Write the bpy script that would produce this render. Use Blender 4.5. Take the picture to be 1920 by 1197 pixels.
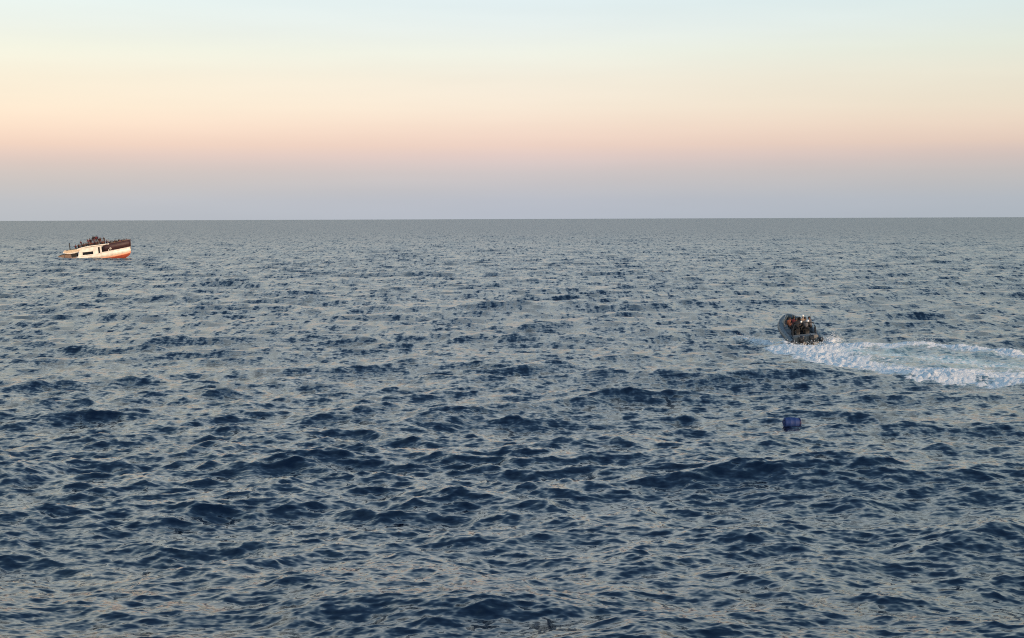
import bpy, bmesh, math, random
import numpy as np
from mathutils import Matrix, Vector, Euler

random.seed(7)
R = math.radians
scene = bpy.context.scene
for o in list(bpy.data.objects):
    bpy.data.objects.remove(o, do_unlink=True)
C = scene.collection

# ------------------------------------------------------------------ camera
CAM_H = 10.0
cam_d = bpy.data.cameras.new('camera')
cam_d.sensor_width = 36.0
cam_d.lens = 36.0 * 2774.0 / 1920.0
cam_d.clip_start = 0.5
cam_d.clip_end = 90000.0
cam = bpy.data.objects.new('camera', cam_d)
C.objects.link(cam)
cam.matrix_world = (Matrix.Translation((0, 0, CAM_H)) @ Matrix.Rotation(R(90 - 3.877), 4, 'X')
                    @ Matrix.Rotation(R(-0.21), 4, 'Z'))
scene.camera = cam

# ------------------------------------------------------------------ sky
SUN_EL, SUN_AZ = 8.5, 128.0          # degrees; azimuth clockwise from +Y: low behind the viewer's right shoulder
world = bpy.data.worlds.new('World')
scene.world = world
world.use_nodes = True
wn, wl = world.node_tree.nodes, world.node_tree.links
wn.clear()


def lin(c):
    c = c / 255.0
    return c / 12.92 if c <= 0.04045 else ((c + 0.055) / 1.055) ** 2.4


def srgb(r, g, b):
    return (lin(r), lin(g), lin(b), 1.0)


tc = wn.new('ShaderNodeTexCoord')
sep = wn.new('ShaderNodeSeparateXYZ')
wl.new(tc.outputs['Generated'], sep.inputs[0])
asn = wn.new('ShaderNodeMath'); asn.operation = 'ARCSINE'
wl.new(sep.outputs['Z'], asn.inputs[0])
el = wn.new('ShaderNodeMath'); el.operation = 'MULTIPLY'
el.inputs[1].default_value = 1.0 / (math.pi / 2)
wl.new(asn.outputs[0], el.inputs[0])
ramp = wn.new('ShaderNodeValToRGB')
wl.new(el.outputs[0], ramp.inputs[0])
SKY = [(0.0, (179, 186, 199)), (0.62, (181, 187, 200)), (1.24, (191, 190, 197)), (1.87, (203, 193, 195)),
       (2.36, (218, 197, 195)), (2.78, (232, 204, 193)), (3.28, (241, 214, 199)), (3.69, (244, 221, 204)),
       (4.31, (246, 230, 212)), (5.3, (243, 234, 218)), (6.3, (238, 239, 227)), (7.25, (231, 238, 235)),
       (8.2, (225, 237, 239)), (13.0, (231, 243, 249)), (20.0, (222, 239, 250)), (29.0, (170, 204, 232)),
       (42.0, (100, 143, 188)), (90.0, (60, 98, 146))]
cr = ramp.color_ramp
while len(cr.elements) < len(SKY):
    cr.elements.new(0.5)
for e, (deg, c) in zip(cr.elements, SKY):
    e.position = deg / 90.0
    e.color = srgb(*c)
# the sky is a little warmer towards the left and a little dimmer towards the right
azr = wn.new('ShaderNodeMapRange')
azr.inputs['From Min'].default_value = -0.36
azr.inputs['From Max'].default_value = 0.36
wl.new(sep.outputs['X'], azr.inputs['Value'])
azc = wn.new('ShaderNodeValToRGB')
azc.color_ramp.elements.new(0.5)
for e, c in zip(azc.color_ramp.elements, ((0.945, 0.92, 0.86), (0.9, 0.9, 0.9), (0.80, 0.83, 0.81))):
    e.color = (*c, 1)
wl.new(azr.outputs[0], azc.inputs[0])
mul = wn.new('ShaderNodeMix'); mul.data_type = 'RGBA'; mul.blend_type = 'MULTIPLY'
mul.inputs['Factor'].default_value = 1.0
wl.new(ramp.outputs[0], mul.inputs['A'])
wl.new(azc.outputs[0], mul.inputs['B'])
# very faint streaks of high thin haze
mp = wn.new('ShaderNodeMapping')
mp.inputs['Scale'].default_value = (1.6, 1.6, 16.0)
wl.new(tc.outputs['Generated'], mp.inputs[0])
nz = wn.new('ShaderNodeTexNoise')
nz.inputs['Scale'].default_value = 2.2
nz.inputs['Detail'].default_value = 3.0
wl.new(mp.outputs[0], nz.inputs['Vector'])
nr = wn.new('ShaderNodeMapRange')
nr.inputs['From Min'].default_value = 0.3
nr.inputs['From Max'].default_value = 0.7
nr.inputs['To Min'].default_value = 0.975
nr.inputs['To Max'].default_value = 1.025
wl.new(nz.outputs['Fac'], nr.inputs['Value'])
mul2 = wn.new('ShaderNodeVectorMath'); mul2.operation = 'SCALE'
wl.new(mul.outputs['Result'], mul2.inputs[0])
wl.new(nr.outputs[0], mul2.inputs['Scale'])
bg = wn.new('ShaderNodeBackground')
bg.inputs['Strength'].default_value = 1.09
wl.new(mul2.outputs[0], bg.inputs['Color'])
sky = wn.new('ShaderNodeTexSky')
sky.sky_type = 'NISHITA'
sky.sun_disc = False
sky.sun_elevation = R(SUN_EL)
sky.sun_rotation = R(SUN_AZ)
bg2 = wn.new('ShaderNodeBackground')
bg2.inputs['Strength'].default_value = 0.012
wl.new(sky.outputs[0], bg2.inputs['Color'])
addsh = wn.new('ShaderNodeAddShader')
wl.new(bg.outputs[0], addsh.inputs[0])
wl.new(bg2.outputs[0], addsh.inputs[1])
wo = wn.new('ShaderNodeOutputWorld')
wl.new(addsh.outputs[0], wo.inputs[0])

# ------------------------------------------------------------------ sun
sd = bpy.data.lights.new('sun', 'SUN')
sd.energy = 4.3
sd.angle = R(0.5)
sd.color = (1.0, 0.70, 0.45)
sun = bpy.data.objects.new('sun', sd)
C.objects.link(sun)
to_sun = Vector((math.sin(R(SUN_AZ)) * math.cos(R(SUN_EL)), math.cos(R(SUN_AZ)) * math.cos(R(SUN_EL)), math.sin(R(SUN_EL))))
sun.rotation_euler = to_sun.to_track_quat('Z', 'Y').to_euler()

scene.cycles.use_denoising = False
scene.cycles.filter_width = 1.1
vs = scene.view_settings
scene.display_settings.display_device = 'sRGB'
vs.view_transform = 'Standard'
vs.look = 'None'
vs.exposure = 0.0
vs.gamma = 1.0
vs.use_curve_mapping = False

# ------------------------------------------------------------------ materials
MATS = {}


def mat(name, col, rough=0.5, metal=0.0, spec=0.5, var=0.12, vscale=6.0, bump=0.0):
    """Principled paint with a little procedural unevenness."""
    if name in MATS:
        return MATS[name]
    m = bpy.data.materials.new(name)
    m.use_nodes = True
    n, l = m.node_tree.nodes, m.node_tree.links
    p = n['Principled BSDF']
    p.inputs['Roughness'].default_value = rough
    p.inputs['Metallic'].default_value = metal
    p.inputs['Specular IOR Level'].default_value = spec
    t = n.new('ShaderNodeTexCoord')
    z = n.new('ShaderNodeTexNoise')
    z.inputs['Scale'].default_value = vscale
    z.inputs['Detail'].default_value = 4.0
    l.new(t.outputs['Object'], z.inputs['Vector'])
    mr = n.new('ShaderNodeMapRange')
    mr.inputs['From Min'].default_value = 0.3
    mr.inputs['From Max'].default_value = 0.7
    mr.inputs['To Min'].default_value = 1.0 - var
    mr.inputs['To Max'].default_value = 1.0 + var
    l.new(z.outputs['Fac'], mr.inputs['Value'])
    sc = n.new('ShaderNodeVectorMath'); sc.operation = 'SCALE'
    sc.inputs[0].default_value = col[:3]
    l.new(mr.outputs[0], sc.inputs['Scale'])
    l.new(sc.outputs[0], p.inputs['Base Color'])
    if bump:
        b = n.new('ShaderNodeBump')
        b.inputs['Strength'].default_value = bump
        b.inputs['Distance'].default_value = 0.02
        l.new(z.outputs['Fac'], b.inputs['Height'])
        l.new(b.outputs[0], p.inputs['Normal'])
    MATS[name] = m
    return m


# ------------------------------------------------------------------ the sea
WIND = R(-84.0)                      # the waves run towards the viewer
# (shortest wave, longest wave, rms slope, directional narrowness, rotation of its tile, tile size, turn of its waves)
BANDS = [(0.09, 0.18, 0.075, 2.0, 0.3, 256, 0.0), (0.18, 0.36, 0.115, 3.0, 1.1, 256, 8.0), (0.36, 0.72, 0.106, 3.8, 2.0, 512, -12.0),
         (0.72, 1.45, 0.100, 4.5, 2.6, 512, 10.0), (1.45, 2.9, 0.096, 5.0, 0.7, 512, -18.0), (2.9, 6.0, 0.094, 6.0, 1.7, 512, 14.0),
         (6.0, 13.0, 0.068, 8.0, 0.15, 512, -6.0), (13.0, 38.0, 0.032, 10.0, 2.3, 512, 0.0)]


def make_tile(lmin, lmax, rms, narrow, rot, N, turn, seed):
    rg = np.random.default_rng(seed)
    L = 24.0 * lmax
    k1 = np.fft.fftfreq(N, L / N) * 2 * np.pi
    kx, ky = np.meshgrid(k1, k1, indexing='ij')
    k = np.hypot(kx, ky)
    k[0, 0] = 1.0
    m = (k >= 2 * np.pi / lmax) & (k < 2 * np.pi / lmin)
    th = np.arctan2(ky, kx) - (WIND + R(turn) - rot)
    d = np.abs(np.cos(th * 0.5)) ** (2 * narrow)
    a = np.where(m, k ** -2.0 * np.sqrt(d + 0.02), 0.0)
    H = a * (rg.normal(size=(N, N)) + 1j * rg.normal(size=(N, N)))
    h = np.fft.ifft2(H)
    sx = np.real(np.fft.ifft2(1j * kx * H)); sy = np.real(np.fft.ifft2(1j * ky * H))
    s = 1.12 * rms / math.sqrt(np.mean(sx ** 2 + sy ** 2))
    dx = np.real(np.fft.ifft2(-1j * kx / k * H)) * s
    dy = np.real(np.fft.ifft2(-1j * ky / k * H)) * s
    h = np.real(h) * s
    return dict(L=L, N=N, rot=rot, lmin=lmin, lmax=lmax, rms=rms, std=float(h.std()),
                f=np.stack([h, dx, dy], -1).astype(np.float32))


TILES = [make_tile(*b, seed=31 + i) for i, b in enumerate(BANDS)]


def sample(t, x, y):
    c, s = math.cos(t['rot']), math.sin(t['rot'])
    N = t['N']
    u = (c * x + s * y) * (N / t['L']); v = (-s * x + c * y) * (N / t['L'])
    iu = np.floor(u); iv = np.floor(v)
    fu = (u - iu).astype(np.float32)[..., None]; fv = (v - iv).astype(np.float32)[..., None]
    i0 = iu.astype(np.int64) % N; j0 = iv.astype(np.int64) % N
    i1 = (i0 + 1) % N; j1 = (j0 + 1) % N
    F = t['f']
    g = (F[i0, j0] * (1 - fu) + F[i1, j0] * fu) * (1 - fv) + (F[i0, j1] * (1 - fu) + F[i1, j1] * fu) * fv
    # back to world axes
    return g[..., 0], c * g[..., 1] - s * g[..., 2], s * g[..., 1] + c * g[..., 2]


def sea_height(x, y, bands=(4, 5, 6, 7)):
    xx = np.array([x], float); yy = np.array([y], float)
    return float(sum(sample(TILES[b], xx, yy)[0][0] for b in bands))


# the wake: the inflatable came in from the right, curved round and heads away
WAKE_UP = [(22.3, 57.4), (23.6, 57.7), (27.3, 58.2), (30.0, 58.4), (32.4, 58.2), (34.6, 57.0), (36.8, 54.6), (38.5, 50.6), (42, 44), (48, 34)]
WAKE_LOW = [(19.6, 54.6), (20.2, 51.9), (21.9, 49.9), (22.8, 47.4), (24.0, 45.2), (25.9, 44.3), (28.6, 43.9), (30.5, 43.3), (32.7, 42.7), (36, 40.4), (41, 33)]
WAKE_MID = [(23.4, 56.4), (25.5, 55.2), (27.3, 54.2), (30.2, 52.4), (32.7, 50.3), (34.5, 49.0), (38.5, 44), (43, 36)]
BOW_L = [(19.3, 62.2), (20.4, 61.0), (21.1, 59.6), (21.5, 58.2)]
BOW_R = [(27.0, 61.4), (25.9, 60.0), (24.9, 58.4)]


def poly_dist(x, y, pts):
    """distance to a polyline, signed side (left of travel +) and position 0..1 along it"""
    best = np.full(x.shape, 1e9); side = np.zeros(x.shape); pos = np.zeros(x.shape)
    P = np.array(pts, float)
    seg = np.hypot(*(P[1:] - P[:-1]).T); cum = np.concatenate([[0], np.cumsum(seg)])
    for i in range(len(P) - 1):
        a, b = P[i], P[i + 1]
        d = b - a
        t = np.clip(((x - a[0]) * d[0] + (y - a[1]) * d[1]) / (d @ d), 0, 1)
        dd = np.hypot(x - a[0] - t * d[0], y - a[1] - t * d[1])
        cr_ = d[0] * (y - a[1]) - d[1] * (x - a[0])
        m = dd < best
        best = np.where(m, dd, best); side = np.where(m, np.sign(cr_), side)
        pos = np.where(m, (cum[i] + t * seg[i]) / cum[-1], pos)
    return best, side, pos


def sstep(a, b, x):
    t = np.clip((x - a) / (b - a), 0, 1)
    return t * t * (3 - 2 * t)


def band_noise(b, x, y, ox, oy):
    return sample(TILES[b], x + ox, y + oy)[0] / TILES[b]['std']


def wake_fields(x, yt):
    """foam cover, aerated (aqua) water and extra height"""
    y = yt / 2.0                       # the wake is drawn out along the line of travel
    wob = 0.35 * band_noise(4, x, y, 91, 17) + 0.22 * band_noise(3, x, y, 33, 57) + 0.12 * band_noise(2, x, y, 13, 7)
    dl, sl, tl = poly_dist(x, y, WAKE_LOW)
    du, su, tu = poly_dist(x, y, WAKE_UP)
    dm, sm, tm = poly_dist(x, y, WAKE_MID)
    il = dl * sl + wob * 0.8            # + inside (beyond the near edge)
    iu = -du * su + wob * 0.5           # + inside (nearer than the far edge)
    inside = sstep(-0.7, 0.9, il) * sstep(-0.45, 0.55, iu)
    churn = np.exp(-(((x - 21.9) / 2.6) ** 2 + ((y - 55.2) / 2.4) ** 2))
    low = np.exp(-(np.maximum(il - 1.3, 0) / 2.2) ** 2) * (1 - 0.15 * tl)
    up = np.exp(-(np.maximum(iu - 0.6, 0) / 0.9) ** 2) * (0.85 + 0.1 * np.sin(tu * 21))
    track = np.exp(-(dm / 1.15) ** 2)
    # the smooth dark gap between the far rim and the track
    foam = inside * np.clip(1.15 * churn + 0.92 * low + 0.98 * up + 0.24 * track + 0.22, 0, 1.15)
    aqua = inside * np.clip(0.85 * track + 0.45 * low + 0.9 * churn + 0.3 * up + 0.34, 0, 1)
    calm = np.exp(-(((x - 26.2) / 2.3) ** 2 + ((y - 54.9) / 0.95) ** 2))
    foam *= 1 - 0.62 * calm
    aqua = np.clip(aqua + 0.35 * calm * inside, 0, 1)
    rough = 0.5 * band_noise(2, x, yt, 3, 41) + 0.45 * band_noise(1, x, yt, 77, 5) + 0.4 * band_noise(3, x, yt, 21, 63)
    z = foam * (0.06 * np.abs(rough) + 0.02)
    z = z + 0.30 * np.exp(-((dl * sl - 0.9) / 0.85) ** 2) * sstep(0.2, 0.5, tl) * (0.7 + 0.3 * tl) - 0.13 * np.exp(-((dl * sl + 1.3) / 0.9) ** 2) * sstep(0.35, 0.6, tl)
    z = z + 0.30 * np.exp(-((-du * su + 2.0) / 1.0) ** 2) * sstep(0.3, 0.55, tu) + 0.10 * np.exp(-((-du * su - 0.5) / 0.6) ** 2) * sstep(0.05, 0.2, tu)
    z = z + 0.34 * churn * np.exp(-((y - 56.0) / 1.3) ** 2)
    z = z - 0.08 * track
    # bow waves thrown out either side of the inflatable
    for pts, w, hgt in ((BOW_L, 0.75, 0.34), (BOW_R, 0.55, 0.42)):
        d, s, t = poly_dist(x, y, pts)
        g = np.exp(-((d + 0.25 * wob) / w) ** 2) * (0.35 + 0.65 * t if pts is BOW_L else 0.5 + 0.5 * t)
        foam = np.maximum(foam, 1.05 * g); aqua = np.maximum(aqua, 0.6 * g)
        z = z + hgt * g * (1 + 0.25 * rough)
    env = foam
    foam = np.clip(foam + (0.26 * rough) * np.clip(foam * 2.2, 0, 1) * (1.15 - 0.6 * foam), 0, 1.2)
    return foam.astype(np.float32), aqua.astype(np.float32), z.astype(np.float32), env


# rings of the sheet: fine near, coarse towards the horizon
rs = [0.8, 2.5, 5.0, 8.0, 11.0, 14.0, 16.0, 18.0]
r = 24.0
while r < 60000.0:
    rs.append(r)
    r += min(0.62 * (r * r + 100.0) / 14790.0, 0.9 * max(1.0, (r / 300.0) ** 1.9))
    if len(rs) > 1400:
        break
rs = np.array(rs)
NF = 980
az = np.concatenate([np.radians(np.linspace(-25, 25, NF)), np.radians(np.linspace(25, 335, 82)[1:-1])])
nr_, na = len(rs), len(az)
RR, AA = np.meshgrid(rs, az, indexing='ij')
X = RR * np.sin(AA); Y = RR * np.cos(AA)
dr = np.gradient(rs)
dA = np.where(np.arange(na) < NF, R(50.0 / (NF - 1)), R(3.7))
SP = np.maximum(dr[:, None], RR * dA[None, :] * 1.3)
Z = np.zeros_like(X); DX = np.zeros_like(X); DY = np.zeros_like(X)
lost = np.zeros_like(X)
# wind patches: the chop is a little stronger in some places than in others
gust = 1.0 + 0.17 * np.clip(sample(TILES[7], X * 0.55 + 300, Y * 0.33 + 120)[0] / TILES[7]['std'], -2, 2)
for t in TILES:
    lm = math.sqrt(t['lmin'] * t['lmax'])
    w = 1.0 - sstep(0.30 * lm, 1.1 * lm, SP)
    if t['lmax'] <= 4:
        w = w * gust
    rows = np.where((w > 0).any(axis=1))[0]
    lost += (1 - np.clip(w, 0, 1)) * t['rms'] ** 2
    if not len(rows):
        continue
    a, b = rows[0], rows[-1] + 1
    h, dx, dy = sample(t, X[a:b], Y[a:b])
    Z[a:b] += w[a:b] * h; DX[a:b] -= 0.95 * w[a:b] * dx; DY[a:b] -= 0.95 * w[a:b] * dy
FOAM = np.zeros_like(X, dtype=np.float32); AQUA = np.zeros_like(FOAM); ENV = np.zeros_like(X)
mk = (X > 14) & (X < 52) & (Y > 60) & (Y < 134)
f_, a_, z_, e_ = wake_fields(X[mk], Y[mk])
FOAM[mk] = f_; AQUA[mk] = a_; ENV[mk] = e_
calm_d, calm_s, _t = poly_dist(X[mk], Y[mk] / 2.0, WAKE_LOW[:7])
flat = np.clip(np.maximum(a_ * 0.75, 0.75 * np.exp(-(calm_d / 2.6) ** 2)), 0, 1)      # the churned lane lies flatter than the open sea
Z[mk] = Z[mk] * (1 - 0.6 * flat) + z_
DX[mk] *= (1 - 0.5 * flat); DY[mk] *= (1 - 0.5 * flat)
PX = (X + DX).astype(np.float32); PY = (Y + DY).astype(np.float32); PZ = Z.astype(np.float32)
co = np.stack([PX, PY, PZ], -1).reshape(-1, 3)
idx = np.arange(nr_ * na).reshape(nr_, na)
nx = np.roll(idx, -1, axis=1)
quads = np.stack([idx[:-1], idx[1:], nx[1:], nx[:-1]], -1).reshape(-1, 4)
q_env = ENV.reshape(-1)[quads].mean(1)
is_wake = q_env > 0.12
lost_s = np.sqrt(lost).astype(np.float32).reshape(-1)


def surface(x, y):
    d = (PX - x) ** 2 + (PY - y) ** 2
    return float(PZ.reshape(-1)[np.argpartition(d.reshape(-1), 12)[:12]].mean())


def sheet(name, qs, material, centre=False):
    used, inv = np.unique(qs.reshape(-1), return_inverse=True)
    V = co[used]
    q = inv.reshape(-1, 4).astype(np.int32)
    if centre:
        V = np.concatenate([V, np.array([[0, 0, 0]], np.float32)])
    me = bpy.data.meshes.new(name)
    me.vertices.add(len(V))
    me.vertices.foreach_set('co', V.reshape(-1))
    me.loops.add(q.size)
    me.loops.foreach_set('vertex_index', q.reshape(-1))
    me.polygons.add(len(q))
    me.polygons.foreach_set('loop_start', np.arange(0, q.size, 4, dtype=np.int32))
    me.polygons.foreach_set('use_smooth', np.ones(len(q), bool))
    me.update(calc_edges=True)
    for an, arr in (('foam', FOAM), ('aqua', AQUA), ('chop', lost_s)):
        at = me.attributes.new(an, 'FLOAT', 'POINT')
        vals = arr.reshape(-1)[used].astype(np.float32)
        if centre:
            vals = np.append(vals, np.float32(0))
        at.data.foreach_set('value', vals)
    me.materials.append(material)
    ob = bpy.data.objects.new(name, me)
    C.objects.link(ob)
    return ob


def sea_material(name):
    m = bpy.data.materials.new(name)
    m.use_nodes = True
    n, l = m.node_tree.nodes, m.node_tree.links
    n.clear()
    geo = n.new('ShaderNodeNewGeometry')
    def attr(a):
        x = n.new('ShaderNodeAttribute'); x.attribute_name = a; return x.outputs['Fac']
    def math_(op, a, b=None):
        x = n.new('ShaderNodeMath'); x.operation = op
        for i, v in enumerate((a, b)):
            if v is None: continue
            if isinstance(v, (int, float)): x.inputs[i].default_value = v
            else: l.new(v, x.inputs[i])
        return x.outputs[0]
    foam, aqua, chop = attr('foam'), attr('aqua'), attr('chop')
    # slopes of the ripples too small for the mesh: short sharp ones close by, longer-drawn ones farther out
    mp1 = n.new('ShaderNodeMapping'); mp1.inputs['Scale'].default_value = (0.75, 1.25, 1.0)
    l.new(geo.outputs['Position'], mp1.inputs[0])
    def slopes(sx, sy, detail, k, off):
        m_ = n.new('ShaderNodeMapping'); m_.inputs['Scale'].default_value = (sx, sy, 0.3); m_.inputs['Location'].default_value = (off, off * 0.7, 0)
        m_.inputs['Rotation'].default_value = (0, 0, R(off))
        l.new(geo.outputs['Position'], m_.inputs[0])
        t = n.new('ShaderNodeTexNoise'); t.inputs['Scale'].default_value = 1.0; t.inputs['Detail'].default_value = detail; t.inputs['Roughness'].default_value = 0.62
        l.new(m_.outputs[0], t.inputs['Vector'])
        q = n.new('ShaderNodeVectorMath'); q.operation = 'SUBTRACT'
        l.new(t.outputs['Color'], q.inputs[0]); q.inputs[1].default_value = (0.5, 0.5, 0.5)
        p = n.new('ShaderNodeVectorMath'); p.operation = 'SCALE'
        l.new(q.outputs[0], p.inputs[0])
        if isinstance(k, float): p.inputs['Scale'].default_value = k
        else: l.new(k, p.inputs['Scale'])
        return p.outputs[0]
    parts = [slopes(4.6, 9.5, 1.0, 0.20, 3.0), slopes(1.7, 4.0, 2.0, 0.98, -11.0),
             slopes(2.1, 0.9, 2.0, math_('MULTIPLY', chop, 5.0), 6.0), slopes(1.25, 0.14, 2.0, math_('MULTIPLY', math_('MULTIPLY', chop, chop), 26.0), -4.0)]
    ad = None
    for p_ in parts:
        if ad is None:
            ad = p_; continue
        q_ = n.new('ShaderNodeVectorMath'); l.new(ad, q_.inputs[0]); l.new(p_, q_.inputs[1]); ad = q_.outputs[0]
    flat = n.new('ShaderNodeVectorMath'); flat.operation = 'MULTIPLY'; flat.inputs[1].default_value = (1, 1, 0)
    l.new(ad, flat.inputs[0])
    ad2 = n.new('ShaderNodeVectorMath'); l.new(geo.outputs['Normal'], ad2.inputs[0]); l.new(flat.outputs[0], ad2.inputs[1])
    nrm = n.new('ShaderNodeVectorMath'); nrm.operation = 'NORMALIZE'; l.new(ad2.outputs[0], nrm.inputs[0])
    water = n.new('ShaderNodeBsdfPrincipled')
    water.inputs['IOR'].default_value = 1.66
    far_ = math_('MULTIPLY', math_('POWER', math_('MULTIPLY', chop, 3.87), 10.0), 0.068)      # all the waves below the mesh's reach
    l.new(math_('SQRT', math_('ADD', math_('ADD', math_('MULTIPLY', math_('MULTIPLY', chop, chop), 0.7), 0.002), far_)), water.inputs['Roughness'])
    wc = n.new('ShaderNodeMix'); wc.data_type = 'RGBA'
    wc.inputs['A'].default_value = (0.0002, 0.0022, 0.011, 1)
    wc.inputs['B'].default_value = (0.30, 0.50, 0.53, 1)
    an = n.new('ShaderNodeTexNoise'); an.inputs['Scale'].default_value = 1.1; an.inputs['Detail'].default_value = 4.0
    l.new(mp1.outputs[0], an.inputs['Vector'])
    am = math_('MULTIPLY', aqua, math_('ADD', math_('MULTIPLY', an.outputs['Fac'], 1.3), 0.1))
    amc = n.new('ShaderNodeClamp'); l.new(am, amc.inputs[0])
    l.new(amc.outputs[0], wc.inputs['Factor'])
    l.new(wc.outputs['Result'], water.inputs['Base Color'])
    l.new(nrm.outputs[0], water.inputs['Normal'])
    # foam: broken lace, solid where it is thick
    v = n.new('ShaderNodeTexNoise'); v.inputs['Scale'].default_value = 4.2; v.inputs['Detail'].default_value = 6.0; v.inputs['Roughness'].default_value = 0.74
    l.new(mp1.outputs[0], v.inputs['Vector'])
    th = math_('ADD', math_('MULTIPLY', foam, 0.9), math_('SUBTRACT', math_('MULTIPLY', v.outputs['Fac'], 1.6), 1.20))
    mrf = n.new('ShaderNodeMapRange'); mrf.interpolation_type = 'SMOOTHSTEP'
    mrf.inputs['From Min'].default_value = -0.05; mrf.inputs['From Max'].default_value = 0.15
    l.new(th, mrf.inputs['Value'])
    has = math_('GREATER_THAN', foam, 0.02)
    msk = math_('MULTIPLY', mrf.outputs[0], has)
    fo = n.new('ShaderNodeBsdfPrincipled')
    fo.inputs['Roughness'].default_value = 0.75
    fcol = n.new('ShaderNodeMix'); fcol.data_type = 'RGBA'
    fcol.inputs['A'].default_value = (0.76, 0.80, 0.78, 1); fcol.inputs['B'].default_value = (0.97, 0.94, 0.90, 1)
    fr_ = n.new('ShaderNodeMapRange'); fr_.inputs['From Min'].default_value = 0.34; fr_.inputs['From Max'].default_value = 0.62
    l.new(v.outputs['Fac'], fr_.inputs['Value']); l.new(fr_.outputs[0], fcol.inputs['Factor'])
    l.new(fcol.outputs['Result'], fo.inputs['Base Color'])
    bm = n.new('ShaderNodeBump'); bm.inputs['Strength'].default_value = 0.9; bm.inputs['Distance'].default_value = 0.14
    l.new(v.outputs['Fac'], bm.inputs['Height']); l.new(bm.outputs[0], fo.inputs['Normal'])
    mx = n.new('ShaderNodeMixShader')
    l.new(msk, mx.inputs[0]); l.new(water.outputs[0], mx.inputs[1]); l.new(fo.outputs[0], mx.inputs[2])
    out = n.new('ShaderNodeOutputMaterial'); l.new(mx.outputs[0], out.inputs['Surface'])
    return m


M_SEA = sea_material('sea_water')
sea = sheet('sea', quads[~is_wake], M_SEA, True)
sea['kind'] = 'structure'
wake = sheet('wake_foam', quads[is_wake], M_SEA)
wake['kind'] = 'stuff'
wake['label'] = 'curved white and aqua wake of churned foam behind the inflatable boat'
wake['category'] = 'wake'

# ------------------------------------------------------------------ mesh helpers
class MB:
    """collects simple shapes and builds ONE mesh object"""
    def __init__(self):
        self.v, self.f = [], []

    def add(self, vs_, fs_):
        n = len(self.v)
        self.v += [tuple(p) for p in vs_]
        self.f += [tuple(i + n for i in q) for q in fs_]
        return self

    def box(self, c, s, rot=(0, 0, 0)):
        m = Euler(rot).to_matrix()
        vs_ = [Vector(c) + m @ Vector((x * s[0] / 2, y * s[1] / 2, z * s[2] / 2)) for x in (-1, 1) for y in (-1, 1) for z in (-1, 1)]
        return self.add(vs_, [(0, 1, 3, 2), (4, 6, 7, 5), (0, 4, 5, 1), (2, 3, 7, 6), (0, 2, 6, 4), (1, 5, 7, 3)])

    def loft(self, rings, ring_closed=True, caps=True):
        n = len(rings[0])
        vs_ = [p for r_ in rings for p in r_]
        fs_ = []
        m = n if ring_closed else n - 1
        for i in range(len(rings) - 1):
            for j in range(m):
                k = (j + 1) % n
                fs_.append((i * n + j, i * n + k, (i + 1) * n + k, (i + 1) * n + j))
        if caps and ring_closed:
            fs_.append(tuple(reversed(range(n))))
            fs_.append(tuple((len(rings) - 1) * n + j for j in range(n)))
        return self.add(vs_, fs_)

    def tube(self, pts, rad, seg=8, caps=True, squash=1.0):
        P = [Vector(p) for p in pts]
        rings = []
        up = Vector((0, 0, 1))
        for i, p in enumerate(P):
            d = (P[min(i + 1, len(P) - 1)] - P[max(i - 1, 0)]).normalized()
            u = up if abs(d.z) < 0.95 else Vector((0, 1, 0))
            a = d.cross(u).normalized(); b = a.cross(d).normalized()
            r_ = rad[i] if isinstance(rad, (list, tuple)) else rad
            rings.append([p + a * (r_ * math.cos(t)) + b * (r_ * squash * math.sin(t)) for t in (2 * math.pi * k / seg for k in range(seg))])
        return self.loft(rings, True, caps)

    def lathe(self, prof, seg=24, axis='X', c=(0, 0, 0)):
        """profile of (along, radius)"""
        rings = []
        for a, r_ in prof:
            ring = []
            for k in range(seg):
                t = 2 * math.pi * k / seg
                p = {'X': (a, r_ * math.cos(t), r_ * math.sin(t)), 'Z': (r_ * math.cos(t), r_ * math.sin(t), a)}[axis]
                ring.append(Vector(c) + Vector(p))
            rings.append(ring)
        return self.loft(rings)

    def ball(self, c, r_, seg=10):
        sx, sy, sz = r_ if isinstance(r_, (tuple, list)) else (r_, r_, r_)
        rings = []
        for i in range(1, seg // 2 + 1):
            ph = math.pi * i / (seg // 2 + 1)
            rings.append([Vector(c) + Vector((sx * math.sin(ph) * math.cos(t), sy * math.sin(ph) * math.sin(t), sz * math.cos(ph)))
                          for t in (2 * math.pi * k / seg for k in range(seg))])
        return self.loft(rings)

    def build(self, name, m, parent=None, smooth=False, bevel=0.0, solid=0.0):
        me = bpy.data.meshes.new(name)
        me.from_pydata(self.v, [], self.f)
        bm = bmesh.new(); bm.from_mesh(me)
        bmesh.ops.recalc_face_normals(bm, faces=bm.faces)
        if smooth:
            for f in bm.faces: f.smooth = True
            for e in bm.edges:
                if len(e.link_faces) == 2 and e.calc_face_angle(0) > 0.7: e.smooth = False
        bm.to_mesh(me); bm.free()
        me.materials.append(m)
        ob = bpy.data.objects.new(name, me)
        C.objects.link(ob)
        ob.parent = parent
        if solid:
            md = ob.modifiers.new('solid', 'SOLIDIFY'); md.thickness = solid
        if bevel:
            md = ob.modifiers.new('bevel', 'BEVEL'); md.width = bevel; md.segments = 2; md.limit_method = 'ANGLE'
        return ob


def interp(tab, x):
    return float(np.interp(x, [t[0] for t in tab], [t[1] for t in tab]))


def empty(name, mtx, label, cat, group=None):
    o = bpy.data.objects.new(name, None)
    C.objects.link(o)
    o.matrix_world = mtx
    o.empty_display_size = 0.5
    o['label'] = label; o['category'] = cat
    if group: o['group'] = group
    return o


# ------------------------------------------------------------------ people
SKIN, TOP, LEGS, HAIR, SHOE, EYE = range(6)


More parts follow.
